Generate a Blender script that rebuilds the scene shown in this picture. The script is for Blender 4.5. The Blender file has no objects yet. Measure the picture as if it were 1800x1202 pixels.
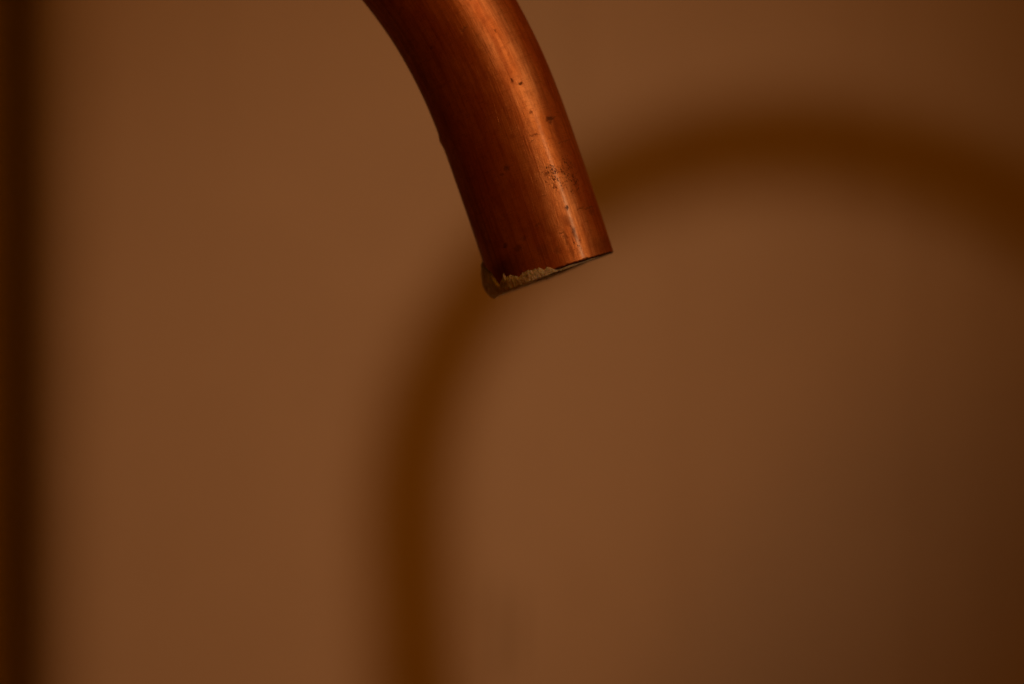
import bpy, math, random
from mathutils import Vector, Matrix, noise

random.seed(7)
MM = 0.001
S = bpy.context.scene
COL = S.collection
rad = math.radians

# ------------------------------------------------------------------ camera
FOCUS = 447.5
cam_d = bpy.data.cameras.new("camera")
cam = bpy.data.objects.new("camera", cam_d)
COL.objects.link(cam)
cam.location = (0, -458 * MM, 0)
cam.rotation_euler = (rad(90), 0, 0)
cam_d.sensor_width = 36
cam_d.lens = 93.44
cam_d.clip_start = 0.01
cam_d.clip_end = 50
cam_d.dof.use_dof = True
cam_d.dof.focus_distance = FOCUS * MM
cam_d.dof.aperture_fstop = 5.6
cam_d.dof.aperture_blades = 0
S.camera = cam

# ------------------------------------------------------------------ light
W = bpy.data.worlds.new("World")
S.world = W
W.use_nodes = True
W.node_tree.nodes["Background"].inputs[0].default_value = (1.0, 0.22, 0.0, 1)
W.node_tree.nodes["Background"].inputs[1].default_value = 0.034

WALL_Y = 277.8          # depth of the wall on the camera's axis, mm
WALL_YAW = rad(10)      # the wall turns away to the right


def aim(o, target):
    o.rotation_euler = (Vector(target) - o.location).to_track_quat('-Z', 'Y').to_euler()



def spot_lamp(name, target, az, el, dist, energy, color, radius, cone, blend):
    d = bpy.data.lights.new(name, 'SPOT')
    d.energy, d.color, d.shadow_soft_size = energy, color, radius
    d.spot_size, d.spot_blend = rad(cone), blend
    o = bpy.data.objects.new(name, d)
    COL.objects.link(o)
    t = Vector(target)
    az, el = rad(az), rad(el)
    o.location = t + dist * Vector((math.sin(az) * math.cos(el), -math.cos(az) * math.cos(el), math.sin(el)))
    aim(o, target)
    return o


# the lamp that throws the shadow on the wall
key = spot_lamp("wall_lamp", (0, WALL_Y * MM, 0), 34, 32, 2.5, 79, (1.0, 0.52, 0.25), .072, 9.3, 1)
aim(key, (-.038, WALL_Y * MM, -.033))
# added narrow spot, aimed only at the spout to make its highlight
spot_lamp("spout_highlight_spot", (.004, 0, .024), 60, 18, 2.2, 72, (1.0, 0.56, 0.25), .12, 4.0, .9)
# added wide orange fill, stands in for ambient light and lifts the shadows
spot_lamp("ambient_fill", (-.050, WALL_Y * MM, -.02), 17, 47, 1.7, 47, (1.0, 0.26, 0.0), .26, 18, 1)

S.view_settings.view_transform = 'Standard'
S.view_settings.look = 'None'
S.view_settings.exposure = 0
S.view_settings.gamma = 1

# ------------------------------------------------------------------ node helpers


class G:
    def __init__(self, name):
        self.m = bpy.data.materials.new(name)
        self.m.use_nodes = True
        self.nt = self.m.node_tree
        self.b = self.nt.nodes["Principled BSDF"]

    def n(self, t, **k):
        o = self.nt.nodes.new(t)
        for a, v in k.items():
            setattr(o, a, v)
        return o

    def l(self, a, b):
        self.nt.links.new(a, b)

    def put(self, sock, v):
        if isinstance(v, (int, float, tuple)):
            sock.default_value = v
        else:
            self.l(v, sock)

    def math(self, op, a, b=0.0, c=0.0, clamp=False):
        o = self.n('ShaderNodeMath', operation=op, use_clamp=clamp)
        self.put(o.inputs[0], a)
        self.put(o.inputs[1], b)
        self.put(o.inputs[2], c)
        return o.outputs[0]

    def vmath(self, op, a, b):
        o = self.n('ShaderNodeVectorMath', operation=op)
        self.put(o.inputs[0], a)
        self.put(o.inputs[1], b)
        return o

    def noise(self, vec, scale, sv=(1, 1, 1), detail=3, rough=.55, off=(0, 0, 0), color=False):
        mp = self.n('ShaderNodeMapping')
        self.l(vec, mp.inputs[0])
        mp.inputs['Scale'].default_value = sv
        mp.inputs['Location'].default_value = off
        t = self.n('ShaderNodeTexNoise')
        self.l(mp.outputs[0], t.inputs['Vector'])
        t.inputs['Scale'].default_value = scale
        t.inputs['Detail'].default_value = detail
        t.inputs['Roughness'].default_value = rough
        return t.outputs['Color' if color else 'Fac']

    def step(self, v, a, b, lo=0., hi=1.):
        o = self.n('ShaderNodeMapRange', interpolation_type='SMOOTHSTEP')
        self.put(o.inputs[0], v)
        for i, x in enumerate((a, b, lo, hi)):
            self.put(o.inputs[i + 1], x)
        return o.outputs[0]

    def mix(self, f, a, b, mode='MIX'):
        o = self.n('ShaderNodeMix', data_type='RGBA', blend_type=mode)
        self.put(o.inputs[0], f)
        self.put(o.inputs[6], a)
        self.put(o.inputs[7], b)
        return o.outputs[2]


# ------------------------------------------------------------------ copper
def copper(name, marks=True):
    g = G(name)
    uv = g.n('ShaderNodeUVMap', uv_map="pipe_mm").outputs[0]     # x: mm round the pipe, y: mm from the mouth
    sep = g.n('ShaderNodeSeparateXYZ')
    g.l(uv, sep.inputs[0])
    U, V = sep.outputs[0], sep.outputs[1]

    blotch = g.noise(uv, .16, (1, .45, 1), 4, .6)
    streak = g.noise(uv, 1.2, (1, .045, 1), 5, .65, (3, 1, 0))
    fine = g.noise(uv, 5.5, (1, .03, 1), 4, .7, (9, 4, 0))
    cross = g.noise(uv, 6.0, (.05, 1, 1), 3, .7, (1, 8, 0))
    mottle = g.noise(uv, 1.1, (1, .8, 1), 6, .7, (5, 5, 0))
    micro = g.noise(uv, 7, (1, 1, 1), 3, .6)

    base = g.mix(g.step(blotch, .33, .66), (.76, .29, .085, 1), (.95, .49, .22, 1))
    base = g.mix(g.math('MULTIPLY', g.step(streak, .42, .66), .42), base, (.36, .07, .012, 1))
    base = g.mix(g.math('MULTIPLY', g.step(mottle, .50, .70), .38), base, (.32, .075, .018, 1))
    base = g.mix(g.math('MULTIPLY', g.step(fine, .55, .72), .22), base, (.95, .42, .17, 1))
    base = g.mix(g.math('MULTIPLY', g.step(cross, .52, .68), .34), base, (.36, .10, .03, 1))
    grain = g.noise(uv, 9, (1, .12, 1), 4, .75, (6, 2, 0))
    base = g.mix(g.math('MULTIPLY', g.step(grain, .52, .68), .40), base, (.34, .09, .025, 1))
    cloud = g.noise(uv, .38, (1, .7, 1), 5, .65, (13, 9, 0))
    base = g.mix(g.math('MULTIPLY', g.step(cloud, .48, .66), .26), base, (.38, .11, .035, 1))

    # long pale scratches drawn at a slant
    wv = g.noise(uv, .05, (1, 1, 1), 1, .5, (2, 7, 0))
    slant = g.n('ShaderNodeCombineXYZ')
    g.l(g.math('ADD', U, g.math('MULTIPLY', V, -.10)), slant.inputs[0])
    g.l(V, slant.inputs[1])
    scr = g.noise(slant.outputs[0], 4.2, (1, .012, 1), 2, .5, (4, 0, 0))
    scrm = g.math('MULTIPLY', g.step(scr, .60, .68), g.step(g.noise(uv, .22, (1, .4, 1), 2, .5, (8, 3, 0)), .42, .6))
    base = g.mix(g.math('MULTIPLY', scrm, .22), base, (.95, .46, .22, 1))

    # scattered pits everywhere
    vor = g.n('ShaderNodeTexVoronoi')
    g.l(uv, vor.inputs['Vector'])
    vor.inputs['Scale'].default_value = .42
    dots = g.step(g.math('ADD', vor.outputs['Distance'], g.math('MULTIPLY', micro, .09)), .095, .075)
    sel = g.n('ShaderNodeSeparateColor')
    g.l(vor.outputs['Color'], sel.inputs[0])
    dark = g.math('MULTIPLY', g.math('MULTIPLY', dots, g.step(sel.outputs[0], .86, .9)), .25)

    if marks:
        warp = g.noise(uv, 1.6, (1, 1, 1), 4, .65, (3, 3, 0), color=True)
        w = g.vmath('SCALE', g.vmath('SUBTRACT', warp, (.5, .5, .5)).outputs[0], (0, 0, 0))
        w.inputs['Scale'].default_value = 1.3
        P = g.vmath('ADD', uv, w.outputs[0]).outputs[0]

        def spot(u, v, a, b, s=1.0, soft=.45):
            d = g.vmath('SUBTRACT', P, (u, v, 0)).outputs[0]
            d = g.vmath('DIVIDE', d, (a, b, 1)).outputs[0]
            mulz = g.vmath('MULTIPLY', d, (1, 1, 0)).outputs[0]
            ln = g.vmath('LENGTH', mulz, (0, 0, 0)).outputs['Value']
            return g.math('MULTIPLY', g.step(ln, 1 + soft, 1 - soft), s * .8)

        # (mm round, mm up, half width, half height, strength, softness)
        for q in ((8.55, 24.5, .95, .33, .95, .5), (9.5, 24.6, .8, .12, .6, .5), (8.3, 23.9, .35, .35, .7, .5),
                  (-2.2, 18.9, .52, .52, .75, .5), (-3.3, 18.1, .40, .28, .6, .5),
                  (.25, 43.3, .62, .28, .65, .5), (5.0, 40.8, .22, .20, .6, .5), (-6.4, 43.5, .4, .3, .5, .5),
                  (3.9, 32.4, .22, .28, .8, .5), (5.25, 31.4, .30, .26, .9, .5),
                  (5.1, 26.4, .20, .20, .5, .5),
                  (5.7, 9.35, .30, .30, .95, .4), (5.4, 5.0, .42, 1.0, .50, .6), (3.6, 4.5, .30, 1.3, .50, .6),
                  (4.8, 7.2, .9, .9, .30, .8), (3.3, 5.6, .55, .12, .7, .5), (3.9, 2.2, .3, 1.6, .4, .6),
                  (-3.2, 6.7, .50, .40, .5, .6), (-4.7, 5.4, .8, .55, .6, .6), (-6.9, 6.6, .55, .35, .7, .5),
                  (-.2, 8.1, .45, .3, .45, .6), (-.8, 3.7, 1.1, 1.3, .45, .7), (1.6, 2.9, .5, .5, .45, .7),
                  (10.8, 8.3, 1.7, .13, .75, .6), (8.3, 8.6, .8, .10, .6, .6), (11.3, 7.6, .8, .45, .5, .8),
                  (4.1, 22.6, 1.2, .07, .55, .6), (6.9, 21.3, .5, .07, .6, .6), (3.2, 21.8, .5, .07, .5, .6),
                  (11.8, 1.7, 3.0, 1.5, .55, .9), (-8.5, 2.6, 3.2, 2.0, .7, .7), (9.9, 20.2, 2.2, .08, .5, .6)):
            dark = g.math('MAXIMUM', dark, spot(*q))
        # the speckled corroded patch
        area = g.math('MAXIMUM', spot(5.0, 15.5, 1.5, 1.4, 1, .5), spot(8.7, 15.0, 1.5, 2.6, 1, .5))
        area = g.math('MAXIMUM', area, spot(6.8, 14.4, 2.6, 2.0, .62, .5))
        area = g.math('MAXIMUM', area, spot(8.3, 11.6, 1.2, .9, .75, .6))
        area = g.math('MAXIMUM', area, spot(5.2, 3.6, 1.0, 3.0, .22, .6))
        w2 = g.vmath('SCALE', g.vmath('SUBTRACT', g.noise(uv, 3.5, (1, 1, 1), 3, .6, (2, 9, 4), color=True), (.5, .5, .5)).outputs[0], (0, 0, 0))
        w2.inputs['Scale'].default_value = .8
        for sc, rr, amt in ((2.3, .40, .62), (3.4, .36, .55)):
            vo = g.n('ShaderNodeTexVoronoi')
            g.l(g.vmath('ADD', uv, w2.outputs[0]).outputs[0], vo.inputs['Vector'])
            vo.inputs['Scale'].default_value = sc
            so = g.n('ShaderNodeSeparateColor')
            g.l(vo.outputs['Color'], so.inputs[0])
            keep = g.step(g.math('SUBTRACT', so.outputs[0], g.math('MULTIPLY', area, amt)), .04, -.04)
            keep = g.math('MULTIPLY', keep, g.step(area, .02, .2))
            dark = g.math('MAXIMUM', dark, g.math('MULTIPLY', g.math('MULTIPLY', g.step(vo.outputs['Distance'], rr + .08, rr - .08), keep), .78))
        dark = g.math('MAXIMUM', dark, g.math('MULTIPLY', area, .10))

    # the mouth's edge is tarnished
    rim = g.step(g.math('ADD', V, g.math('MULTIPLY', g.math('SUBTRACT', mottle, .5), .9)), .42, .12)
    dark = g.math('MAXIMUM', dark, g.math('MULTIPLY', rim, .97))

    deep = g.mix(1.0, base, (.60, .31, .02, 1), 'MULTIPLY')
    deep = g.mix(dark, deep, (.05, .022, .010, 1))
    base = g.mix(dark, base, (.10, .050, .030, 1))
    g.l(base, g.b.inputs['Base Color'])
    g.b.inputs['Metallic'].default_value = 1
    g.l(g.math('MULTIPLY', g.math('SUBTRACT', 1.0, dark), .28), g.b.inputs['Coat Weight'])
    g.b.inputs['Coat Roughness'].default_value = .16
    g.b.inputs['Specular Tint'].default_value = (.06, .02, .01, 1)
    tarn = g.n('ShaderNodeBsdfPrincipled')
    g.l(deep, tarn.inputs['Base Color'])
    tarn.inputs['Roughness'].default_value = .6
    tarn.inputs['Specular IOR Level'].default_value = .12
    ms = g.n('ShaderNodeMixShader')
    g.l(g.math('ADD', .42, g.math('MULTIPLY', dark, .3)), ms.inputs[0])
    g.l(g.b.outputs[0], ms.inputs[1])
    g.l(tarn.outputs[0], ms.inputs[2])
    out = [q for q in g.nt.nodes if q.type == 'OUTPUT_MATERIAL'][0]
    g.l(ms.outputs[0], out.inputs['Surface'])
    r = g.math('ADD', .29, g.math('MULTIPLY', streak, .14))
    r = g.math('ADD', r, g.math('MULTIPLY', g.math('SUBTRACT', mottle, .5), .25))
    r = g.math('ADD', r, g.math('MULTIPLY', dark, .25))
    g.l(r, g.b.inputs['Roughness'])

    h = g.math('MULTIPLY', fine, .8)
    h = g.math('ADD', h, g.math('MULTIPLY', streak, .9))
    h = g.math('ADD', h, g.math('MULTIPLY', cross, .5))
    h = g.math('ADD', h, g.math('MULTIPLY', mottle, .25))
    h = g.math('ADD', h, g.math('MULTIPLY', scrm, .2))
    h = g.math('SUBTRACT', h, g.math('MULTIPLY', dark, .9))
    bp = g.n('ShaderNodeBump')
    bp.inputs['Strength'].default_value = 1.0
    bp.inputs['Distance'].default_value = .000045
    g.l(h, bp.inputs['Height'])
    g.l(bp.outputs[0], g.b.inputs['Normal'])
    g.l(bp.outputs[0], tarn.inputs['Normal'])
    return g.m


def wall_mat():
    g = G("warm_plaster")
    co = g.n('ShaderNodeTexCoord').outputs['Object']
    a = g.noise(co, 3.2, (1, 1, 1), 5, .6)
    b = g.noise(co, 40, (1, 1, 1), 5, .6, (2, 2, 2))
    c = g.mix(g.step(a, .3, .7), (.40, .345, .29, 1), (.46, .405, .345, 1))
    c = g.mix(g.math('MULTIPLY', g.step(b, .5, .75), .12), c, (.34, .28, .22, 1))
    # faint runs low on the wall
    run = g.noise(co, 26, (3.2, 1, .12), 3, .5, (1, 0, 2))
    c = g.mix(g.math('MULTIPLY', g.step(run, .58, .70), .22), c, (.34, .27, .2, 1))
    sp = g.n('ShaderNodeSeparateXYZ')
    g.l(co, sp.inputs[0])
    wob = g.math('MULTIPLY', g.math('SUBTRACT', g.noise(co, 60, (1, 1, .4), 3, .6), .5), .004)
    for (x, z, wa, hb, st) in ((-.0036, -.078, .0014, .014, .5), (.0018, -.080, .0013, .012, .55), (-.0090, -.072, .0009, .008, .3),
                             (-.0030, -.090, .0014, .006, .3)):
        dx = g.math('DIVIDE', g.math('ADD', g.math('SUBTRACT', sp.outputs[0], x), wob), wa)
        dz = g.math('DIVIDE', g.math('SUBTRACT', sp.outputs[2], z), hb)
        d = g.math('SQRT', g.math('ADD', g.math('MULTIPLY', dx, dx), g.math('MULTIPLY', dz, dz)))
        c = g.mix(g.math('MULTIPLY', g.step(d, 1.5, .4), st), c, (.20, .15, .09, 1))
    g.l(c, g.b.inputs['Base Color'])
    g.b.inputs['Roughness'].default_value = .85
    g.b.inputs['Specular IOR Level'].default_value = .2
    bp = g.n('ShaderNodeBump')
    bp.inputs['Strength'].default_value = .5
    bp.inputs['Distance'].default_value = .0006
    g.l(b, bp.inputs['Height'])
    g.l(bp.outputs[0], g.b.inputs['Normal'])
    return g.m


def crust_mat():
    g = G("limescale")
    uv = g.n('ShaderNodeUVMap', uv_map="pipe_mm").outputs[0]
    fib = g.noise(uv, 2.6, (1, .35, 1), 5, .65)
    big = g.noise(uv, .5, (1, 1, 1), 3, .6, (4, 1, 0))
    c = g.mix(g.step(fib, .36, .66), (.55, .48, .36, 1), (.90, .86, .74, 1))
    c = g.mix(g.math('MULTIPLY', g.step(big, .45, .7), .5), c, (.34, .26, .17, 1))
    g.l(c, g.b.inputs['Base Color'])
    g.b.inputs['Roughness'].default_value = .32
    g.b.inputs['Subsurface Weight'].default_value = .7
    g.b.inputs['Subsurface Radius'].default_value = (1.0, .6, .35)
    g.b.inputs['Subsurface Scale'].default_value = .0025
    bp = g.n('ShaderNodeBump')
    bp.inputs['Strength'].default_value = 1
    bp.inputs['Distance'].default_value = .00035
    g.l(fib, bp.inputs['Height'])
    g.l(bp.outputs[0], g.b.inputs['Normal'])
    return g.m


# ------------------------------------------------------------------ geometry
def mesh_obj(name, verts, faces, mat, parent=None, uvs=None, smooth=True):
    me = bpy.data.meshes.new(name)
    me.from_pydata([Vector(v) * MM for v in verts], [], faces)
    if uvs:
        lay = me.uv_layers.new(name="pipe_mm")
        k = 0
        for fu in uvs:
            for p in fu:
                lay.data[k].uv = p
                k += 1
    me.materials.append(mat)
    if smooth:
        me.polygons.foreach_set("use_smooth", [True] * len(me.polygons))
    me.update()
    o = bpy.data.objects.new(name, me)
    COL.objects.link(o)
    o.parent = parent
    return o


def frames(points):
    """tangents and twist-free normals along a centre line"""
    T = []
    n = len(points)
    for i in range(n):
        T.append((points[min(i + 1, n - 1)] - points[max(i - 1, 0)]).normalized())
    N = [Vector((0, -1, 0))]
    N[0] = (N[0] - T[0] * N[0].dot(T[0])).normalized()
    for i in range(1, n):
        v = N[-1] - T[i] * N[-1].dot(T[i])
        N.append(v.normalized())
    return T, N


def sweep(name, pts, svals, R, ri, mat, parent, seg=128, lip=None):
    """a real pipe: outer skin, rounded lip, inner skin"""
    T, N = frames(pts)
    verts, faces, uvs = [], [], []
    rings = []                                  # (centre index, offset along T, radius, v)
    inner_n = 60
    for i in range(inner_n, 0, -3):
        rings.append((i, 0, ri, -svals[i] - 1))
    rings += [(0, .18, ri, -.4), (0, .02, ri + .12, -.15), (0, 0, ri + .25, -.05), (0, 0, R - .22, .02),
              (0, .05, R - .07, .08), (0, .20, R, .2)]
    rings += [(i, 0, R, svals[i]) for i in range(1, len(pts))]
    for (i, d, r, v) in rings:
        t, nn = T[i], N[i]
        b = t.cross(nn)                         # towards image right for a spout that falls
        c = pts[i] + t * d
        for k in range(seg):
            a = -math.pi + 2 * math.pi * k / seg
            rr = r
            if r > R - .3:
                p3 = Vector((a * 1.7, v * .09, 3.1))
                rr += .05 * noise.noise(p3)
                if lip:
                    rr += lip(a, v)
            dd = 0
            if abs(v) < .5:
                dd = .10 * noise.noise(Vector((a * 5, 0, 9))) + .06 * noise.noise(Vector((a * 17, 0, 2)))
            verts.append(c + t * dd + (nn * math.cos(a) + b * math.sin(a)) * rr)
    m = len(rings)
    for j in range(m - 1):
        for k in range(seg):
            k2 = (k + 1) % seg
            faces.append((j * seg + k, j * seg + k2, (j + 1) * seg + k2, (j + 1) * seg + k))
            u0 = (-math.pi + 2 * math.pi * k / seg) * R
            u1 = (-math.pi + 2 * math.pi * (k + 1) / seg) * R
            v0, v1 = rings[j][3], rings[j + 1][3]
            uvs.append(((u0, v0), (u1, v0), (u1, v1), (u0, v1)))
    return mesh_obj(name, verts, faces, mat, parent, uvs), T, N


def bend(pts, heading, axis_to, R, step=1.0):
    """quarter turn from heading to axis_to"""
    n = int(R * math.pi / 2 / step)
    c = pts[-1] + axis_to * R
    for i in range(1, n + 1):
        a = math.pi / 2 * i / n
        pts.append(c - axis_to * R * math.cos(a) + heading * R * math.sin(a))


def plate(name, centre, normal, r_hole, r_out, mat, parent):
    """a turned wall flange round the pipe"""
    q = normal.to_track_quat('Z', 'Y').to_matrix()
    prof = [(r_hole, 0), (r_hole, 7), (r_hole + 1.2, 8), (r_hole + 4, 7.4), (r_out - 3, 4), (r_out, 2.4), (r_out, 0)]
    verts, faces, uvs = [], [], []
    for (r, z) in prof:
        for k in range(64):
            a = 2 * math.pi * k / 64
            verts.append(centre + q @ Vector((r * math.cos(a), r * math.sin(a), z)))
    for j in range(len(prof) - 1):
        for k in range(64):
            k2 = (k + 1) % 64
            faces.append((j * 64 + k, j * 64 + k2, (j + 1) * 64 + k2, (j + 1) * 64 + k))
            uvs.append(((k, j * 3 + 60), (k + 1, j * 3 + 60), (k + 1, j * 3 + 63), (k, j * 3 + 63)))
    return mesh_obj(name, verts, faces, mat, parent, uvs)


def thing(name, label, cat, loc, group=None, rz=0):
    o = bpy.data.objects.new(name, None)
    o.empty_display_size = .03
    o.location = Vector(loc) * MM
    o.rotation_euler = (0, 0, rz)
    o['label'] = label
    o['category'] = cat
    if group:
        o['group'] = group
    COL.objects.link(o)
    return o


# ------------------------------------------------------------------ the wall
wallm = wall_mat()
wn = Vector((math.sin(WALL_YAW), -math.cos(WALL_YAW), 0))      # faces the room
wx = Vector((math.cos(WALL_YAW), math.sin(WALL_YAW), 0))
Q = Vector((0, WALL_Y, 0))
corner = (-130.5) / math.cos(WALL_YAW)                          # along wx from Q
RECESS = 85.0
ROUND = 24.0
prof = [(1600, 0)]
prof += [(corner + 400, 0), (corner + ROUND, 0)]
for i in range(1, 13):                                            # rounded plaster edge
    a = math.pi / 2 * i / 12
    prof.append((corner + ROUND - ROUND * math.sin(a), -(ROUND - ROUND * math.cos(a))))
prof += [(corner, -RECESS), (-900, -RECESS), (-900, -RECESS - 120), (1600, -RECESS - 120)]
verts, faces = [], []
zs = [-620, 560]
for z in zs:
    for (x, d) in prof:
        verts.append(Q + wx * x + wn * d + Vector((0, 0, z)))
n = len(prof)
for i in range(n):
    j = (i + 1) % n
    faces.append((i, j, n + j, n + i))
faces.append(tuple(range(n))[::-1])
faces.append(tuple(range(n, 2 * n)))
wall = mesh_obj("plaster_wall", verts, faces, wallm, smooth=False)
wall['label'] = "plain warm brown plaster wall behind the copper spout, with a dark recess at its left edge"
wall['category'] = "wall"

# ------------------------------------------------------------------ the copper spout
cop = copper("aged_copper")
root = thing("copper_spout", "curved copper spout with pits and stains, chalky crust on its open mouth",
             "spout", (7.06, 0, 11.96))
pts, sv = [], []
X, Z, a, s = 0.0, 0.0, 17.9, 0.0
while a < 180:
    pts.append(Vector((X, 0, Z)))
    sv.append(s)
    ds = .5 if s < 75 else 1.5
    r = rad(a)
    X -= math.sin(r) * ds
    Z += math.cos(r) * ds
    k = .06 if s < 20 else (.06 + (s - 20) / 16 * .57 if s < 36 else .63)
    a += k * ds
    s += ds
down = Vector((0, 0, -1))
for i in range(120):
    pts.append(pts[-1] + down * 2.5)
bend(pts, down, Vector((0, 1, 0)), 38)
wall_y = (Q + wn * -RECESS).y + math.tan(WALL_YAW) * (pts[-1].x + 7.06)
while pts[-1].y < wall_y + 6:
    pts.append(pts[-1] + Vector((0, 4, 0)))
while len(sv) < len(pts):
    sv.append(sv[-1] + (pts[len(sv)] - pts[len(sv) - 1]).length)


def burr(a, v):                                # the small nick on the left silhouette
    d2 = ((a + 1.52) / .22) ** 2 + ((v - 27.9) / 1.0) ** 2
    return .24 * math.exp(-d2)


R = 11.0
pipe, T, N = sweep("pipe", pts, sv, R, R - .9, cop, root, 160, burr)
pc = Vector((pts[-1].x, wall_y - .6, pts[-1].z))
plate("wall_flange", pc, wn, R + .1, 27, cop, root)

# chalky crust on the mouth
t0, n0 = T[0], N[0]
b0 = t0.cross(n0)
# upper edge of the crust: (angle in degrees, mm above the mouth)
edge = [(-215, .1), (-190, 1.2), (-165, 3.4), (-140, 5.0), (-115, 5.8), (-97, 5.9), (-88, 5.4), (-80, 4.4), (-73, 3.9),
        (-68, 3.1), (-63, 2.0), (-60, .9), (-57.5, .35), (-55, 1.2), (-51, 1.5), (-48.5, 2.5), (-46.5, 1.5), (-41, 1.7),
        (-37, 1.25), (-32, 1.0), (-27, 1.2), (-22, 1.45), (-17, 1.2), (-13, 1.3), (-9, .9), (-5, 1.0), (-1.5, .6),
        (1, .1), (4, -.02), (30, -.05), (52, -.02)]


def ev(tab, x):
    if x <= tab[0][0]:
        return tab[0][1]
    for (x0, y0), (x1, y1) in zip(tab, tab[1:]):
        if x <= x1:
            return y0 + (y1 - y0) * (x - x0) / (x1 - x0)
    return tab[-1][1]


thick = [(-215, .1), (-180, .9), (-120, 1.35), (-95, 1.25), (-80, .75), (-62, .32), (-40, .42), (-10, .36), (0, .2), (3, -.12), (52, -.25)]
hang = [(-215, .1), (-180, .7), (-120, .95), (-90, 1.0), (-60, .95), (-40, .85), (-15, .62), (0, .42), (15, .38), (35, .22), (52, .0)]
cv, cf, cu = [], [], []
NA, M = 520, 22
for i in range(NA):
    ad = -215 + 267 * i / (NA - 1)
    a = rad(ad)
    rag = noise.noise(Vector((ad * .55, 0, 1))) * .22 + noise.noise(Vector((ad * 1.6, 5, 1))) * .06 + noise.noise(Vector((ad * .2, 5, 6))) * .4
    vt = ev(edge, ad)
    if vt > .4:
        vt = max(.15, vt + rag * min(1, vt))
    th = ev(thick, ad)
    hg = ev(hang, ad) * (1 + .35 * noise.noise(Vector((ad * .22, 2, 2)))) + .10 * noise.noise(Vector((ad * .9, 2, 7)))
    hg = max(.03, hg)
    loop = []
    vs = .55 - 1.6 * min(1, max(0, th - .5) / .7)     # thick crust rounds off higher up
    # outer face, from the top feather down to the bottom, round it and back inside the mouth
    for q in range(12):
        f = q / 11
        v = vt + (-hg * vs - vt) * f
        ft = min(1, f / (.28 + .5 * min(1, max(0, vt - 2) / 3)))
        prof_t = math.sin(ft * math.pi / 2)
        loop.append((R - .03 + (th + .03) * prof_t if th > 0 else R + th, v))
    rb = R + th
    for q in range(1, 6):
        f = q / 5 * math.pi / 2
        loop.append((rb - (rb - 10.5) * (.55 + .3 * min(1, max(0, th) / 1.2)) * (1 - math.cos(f)), -hg * vs - hg * (1 - vs) * math.sin(f)))
    loop += [(10.5, -hg * .95), (10.25, -hg * .5), (10.2, .05), (10.4, .3), (R - .3, min(.3, vt + .05))]
    for (r, v) in loop:
        lump = noise.noise(Vector((ad * .12, v * .9, 4))) * .16 + noise.noise(Vector((ad * .5, v * 1.4, 8))) * .07
        w = 1 if (r > R + .08 or v < -.1) else 0
        rr = r + lump * w * (1.6 if th > .8 else 1)
        cv.append(pts[0] + t0 * v + (n0 * math.cos(a) + b0 * math.sin(a)) * rr)
M = len(loop)
for i in range(NA - 1):
    for j in range(M):
        j2 = (j + 1) % M
        cf.append((i * M + j, i * M + j2, (i + 1) * M + j2, (i + 1) * M + j))
        u0, u1 = i * .1, (i + 1) * .1
        cu.append(((u0, j * .25), (u0, (j + 1) * .25), (u1, (j + 1) * .25), (u1, j * .25)))
cf.append(tuple(range(M))[::-1])
cu.append(tuple((0, 0) for _ in range(M)))
cf.append(tuple((NA - 1) * M + j for j in range(M)))
cu.append(tuple((0, 0) for _ in range(M)))
crust = mesh_obj("limescale_crust", cv, cf, crust_mat(), root, cu)
crust['label'] = "greyish chalky crust with a ragged upper edge"

# ------------------------------------------------------------------ the second gooseneck, whose shadow lies on the wall
cop2 = copper("aged_copper_plain", marks=False)
x0, y0, z0, yaw, R2a, lean = 251.86, 46.03, 129.79, rad(-.64), 124.25, rad(3.02)
r2 = 9.5
root2 = thing("gooseneck_pipe", "slim copper gooseneck pipe beyond the right edge, known by its arched shadow on the wall",
              "pipe", (x0, y0, z0), rz=yaw)
loc = []
for i in range(0, 121):
    t = rad(162 - 162 * i / 120)
    loc.append(Vector((-R2a * math.cos(t) * (1.05 if t > math.pi / 2 else 1), 0, .85 * R2a * math.sin(t))))
for i in range(1, 165):
    loc.append(Vector((-R2a, 0, -2.5 * i)))
Ml = Matrix(((math.cos(lean), 0, -math.sin(lean)), (0, 1, 0), (math.sin(lean), 0, math.cos(lean))))
loc = [Ml @ p for p in loc]
hd = (loc[-1] - loc[-2]).normalized()
bend(loc, hd, Vector((0, 1, 0)), 32)
Rz = Matrix.Rotation(yaw, 3, 'Z')
O2 = Vector((x0, y0, z0))
for i in range(400):
    wp = O2 + Rz @ loc[-1]
    if (wp - Q).dot(wn) < -5:
        break
    loc.append(loc[-1] + Vector((0, 1.5, 0)))
s2 = [0.0]
for i in range(1, len(loc)):
    s2.append(s2[-1] + (loc[i] - loc[i - 1]).length)
sweep("pipe", loc, s2, r2, r2 - .8, cop2, root2, 72)
dist = (O2 + Rz @ loc[-1] - Q).dot(wn)
dirl = Rz @ Vector((0, 1, 0))
hit = loc[-1] + Vector((0, 1, 0)) * (dist / -dirl.dot(wn)) * 1.0
plate("wall_flange", hit, Rz.inverted() @ wn, r2 + .1, 23, cop2, root2)
